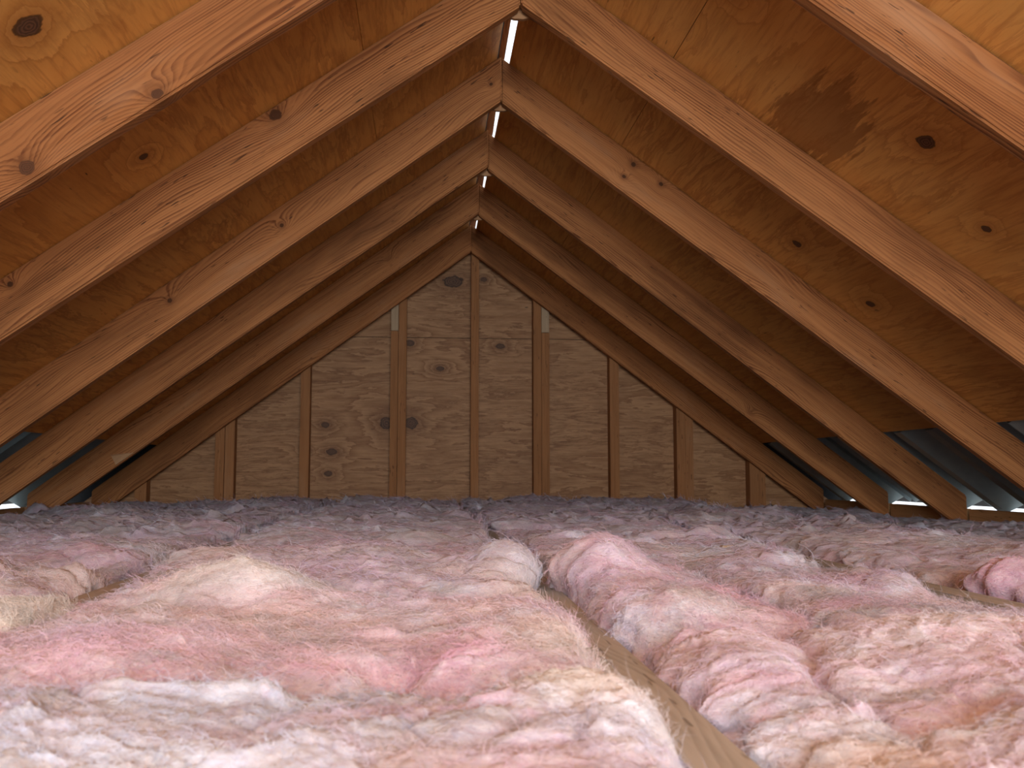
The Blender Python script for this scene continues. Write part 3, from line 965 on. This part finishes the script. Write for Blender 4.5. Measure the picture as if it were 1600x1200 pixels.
# bay right of the middle joist
batt('large pink batt filling the front right beside the middle joist', *bM, .02, .885, .158, 6.0, (-.004, .02),
     bumps=[(.40, .78, .11, .08, .016), (.24, .72, .05, .12, .014), (.36, .50, .07, .05, .018), (.55, .8, .1, .1, .01)],
     creases=[(.315, .86, .275, .66, .012, .014), (.275, .66, .30, .56, .012, .014), (.30, .56, .36, .6, .012, .010)],
     tint=(.61, .43, .48), tints=[(.24, .8, .05, .12, PINK, .6), (.45, .78, .15, .1, PEACH, .5), (.24, .52, .06, .05, CREAM, .6)], fuzz=11000)
batt('tall pink lump standing beside the middle joist', bM[0], bM[0] + .20, .89, 1.525, .165, 7.0, (0, .01),
     bumps=[(.245, 1.30, .06, .10, .045), (.26, .98, .06, .07, .018)], creases=[(.2, 1.12, .36, 1.10, .016, .022)],
     tint=(.66, .39, .41), tints=[(.26, 1.3, .06, .1, PINK, .7), (.28, .93, .06, .04, PEACH, .5)], fuzz=5000)
batt('greyish pink batt right of the tall lump, reaching the right joist', bM[0] + .205, bM[1], .89, 1.52, .160, 8.0, (0, .006),
     bumps=[(.42, 1.12, .08, .1, .010), (.60, 1.22, .05, .05, .018), (.68, 1.2, .045, .5, -.040)], tint=(.56, .40, .42), tints=[(.64, 1.08, .08, .08, PEACH, .7)], fuzz=6000)
batt('pink batt with torn tufts behind the tall lump', bM[0], bM[1], 1.53, 2.6, .162, 9.0, (.024, .004),
     bumps=[(.28, 1.95, .1, .06, .022), (.50, 2.05, .1, .05, .022), (.62, 2.08, .05, .05, .02), (.68, 1.66, .045, .20, -.034)], rough=1.15,
     tint=(.53, .36, .40), fuzz=5000)
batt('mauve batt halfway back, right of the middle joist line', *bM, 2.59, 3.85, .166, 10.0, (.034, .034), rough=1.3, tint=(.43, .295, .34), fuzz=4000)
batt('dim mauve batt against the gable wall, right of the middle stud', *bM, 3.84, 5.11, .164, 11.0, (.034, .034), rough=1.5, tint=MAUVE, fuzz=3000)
# bay left of the left joist
batt('cream batt at the left edge, lapping over the left joist', *bF, .3, 1.20, .168, 12.0, (.02, .010),
     bumps=[(-.44, 1.06, .06, .06, .010)], tint=(.70, .58, .46), tints=[(-.44, 1.03, .12, .12, CREAM, .9)], fuzz=3000)
batt('pinkish batt left of the left joist with a peach torn corner', *bF, 1.195, 2.3, .160, 13.0, (.02, .020), rough=1.15, opens=[(1, 1.1, 1.45, .0)],
     bumps=[(-.49, 1.40, .04, .05, .028), (-.62, 1.36, .06, .05, .03), (-.58, 1.7, .08, .06, .02)],
     tint=(.50, .34, .40), tints=[(-.48, 1.38, .06, .08, PEACH, .8), (-.6, 1.7, .12, .06, HOT, .6)], fuzz=5000)
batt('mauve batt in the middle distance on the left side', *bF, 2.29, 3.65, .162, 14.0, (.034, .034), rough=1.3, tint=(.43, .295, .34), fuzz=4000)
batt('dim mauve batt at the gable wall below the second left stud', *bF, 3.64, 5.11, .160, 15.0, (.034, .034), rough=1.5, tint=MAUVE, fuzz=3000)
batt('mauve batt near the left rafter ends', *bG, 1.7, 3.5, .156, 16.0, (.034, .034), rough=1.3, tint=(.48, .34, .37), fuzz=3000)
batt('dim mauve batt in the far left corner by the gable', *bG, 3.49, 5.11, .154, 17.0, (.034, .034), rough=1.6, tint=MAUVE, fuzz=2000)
batt('cream torn tuft lying across the left joist at the left edge', -.53, -.375, .92, 1.085, .168, 24.0, rough=.5, base=.143, endr=(.05, .05),
     tint=CREAM, tints=[(-.44, 1.0, .2, .2, CREAM, .8)], fuzz=2500, group='torn wool tufts')
# right-hand bays
batt('greyish pink batt right of the right joist with a hot pink clump', bR[0] + .008, bR[1], .7, 2.05, .160, 18.0, (0, .024),
     bumps=[(.775, 1.24, .05, .05, .040), (1.0, 1.5, .1, .1, .01)], tint=(.48, .33, .37), tints=[(.775, 1.24, .06, .06, HOT, 1.0)], fuzz=5000)
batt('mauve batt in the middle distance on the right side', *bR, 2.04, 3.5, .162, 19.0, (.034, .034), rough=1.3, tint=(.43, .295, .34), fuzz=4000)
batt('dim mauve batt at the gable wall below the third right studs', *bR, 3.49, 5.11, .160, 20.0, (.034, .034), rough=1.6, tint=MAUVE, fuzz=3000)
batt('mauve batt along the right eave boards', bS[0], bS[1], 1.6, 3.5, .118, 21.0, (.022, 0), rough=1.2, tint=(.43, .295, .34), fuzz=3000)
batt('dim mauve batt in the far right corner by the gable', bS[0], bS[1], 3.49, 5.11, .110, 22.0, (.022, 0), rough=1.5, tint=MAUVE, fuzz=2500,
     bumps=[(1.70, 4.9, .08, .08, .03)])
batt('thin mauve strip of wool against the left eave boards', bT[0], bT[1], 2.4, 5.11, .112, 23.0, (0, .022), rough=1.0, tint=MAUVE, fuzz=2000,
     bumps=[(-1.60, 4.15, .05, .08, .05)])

# a thin offcut lying on the wool
V = box_verts(-.045, .045, -.006, .006, 0, .005)
ob = mesh_ob('wood_offcut', V, BOXF, M_STUD_PALE, bevel=.001)
ob.location = (.60, 1.80, .158)
ob.rotation_euler = (0, .0, .12)
tag(ob, 'thin pale wood offcut lying on the wool near the right joist', 'wood scrap')
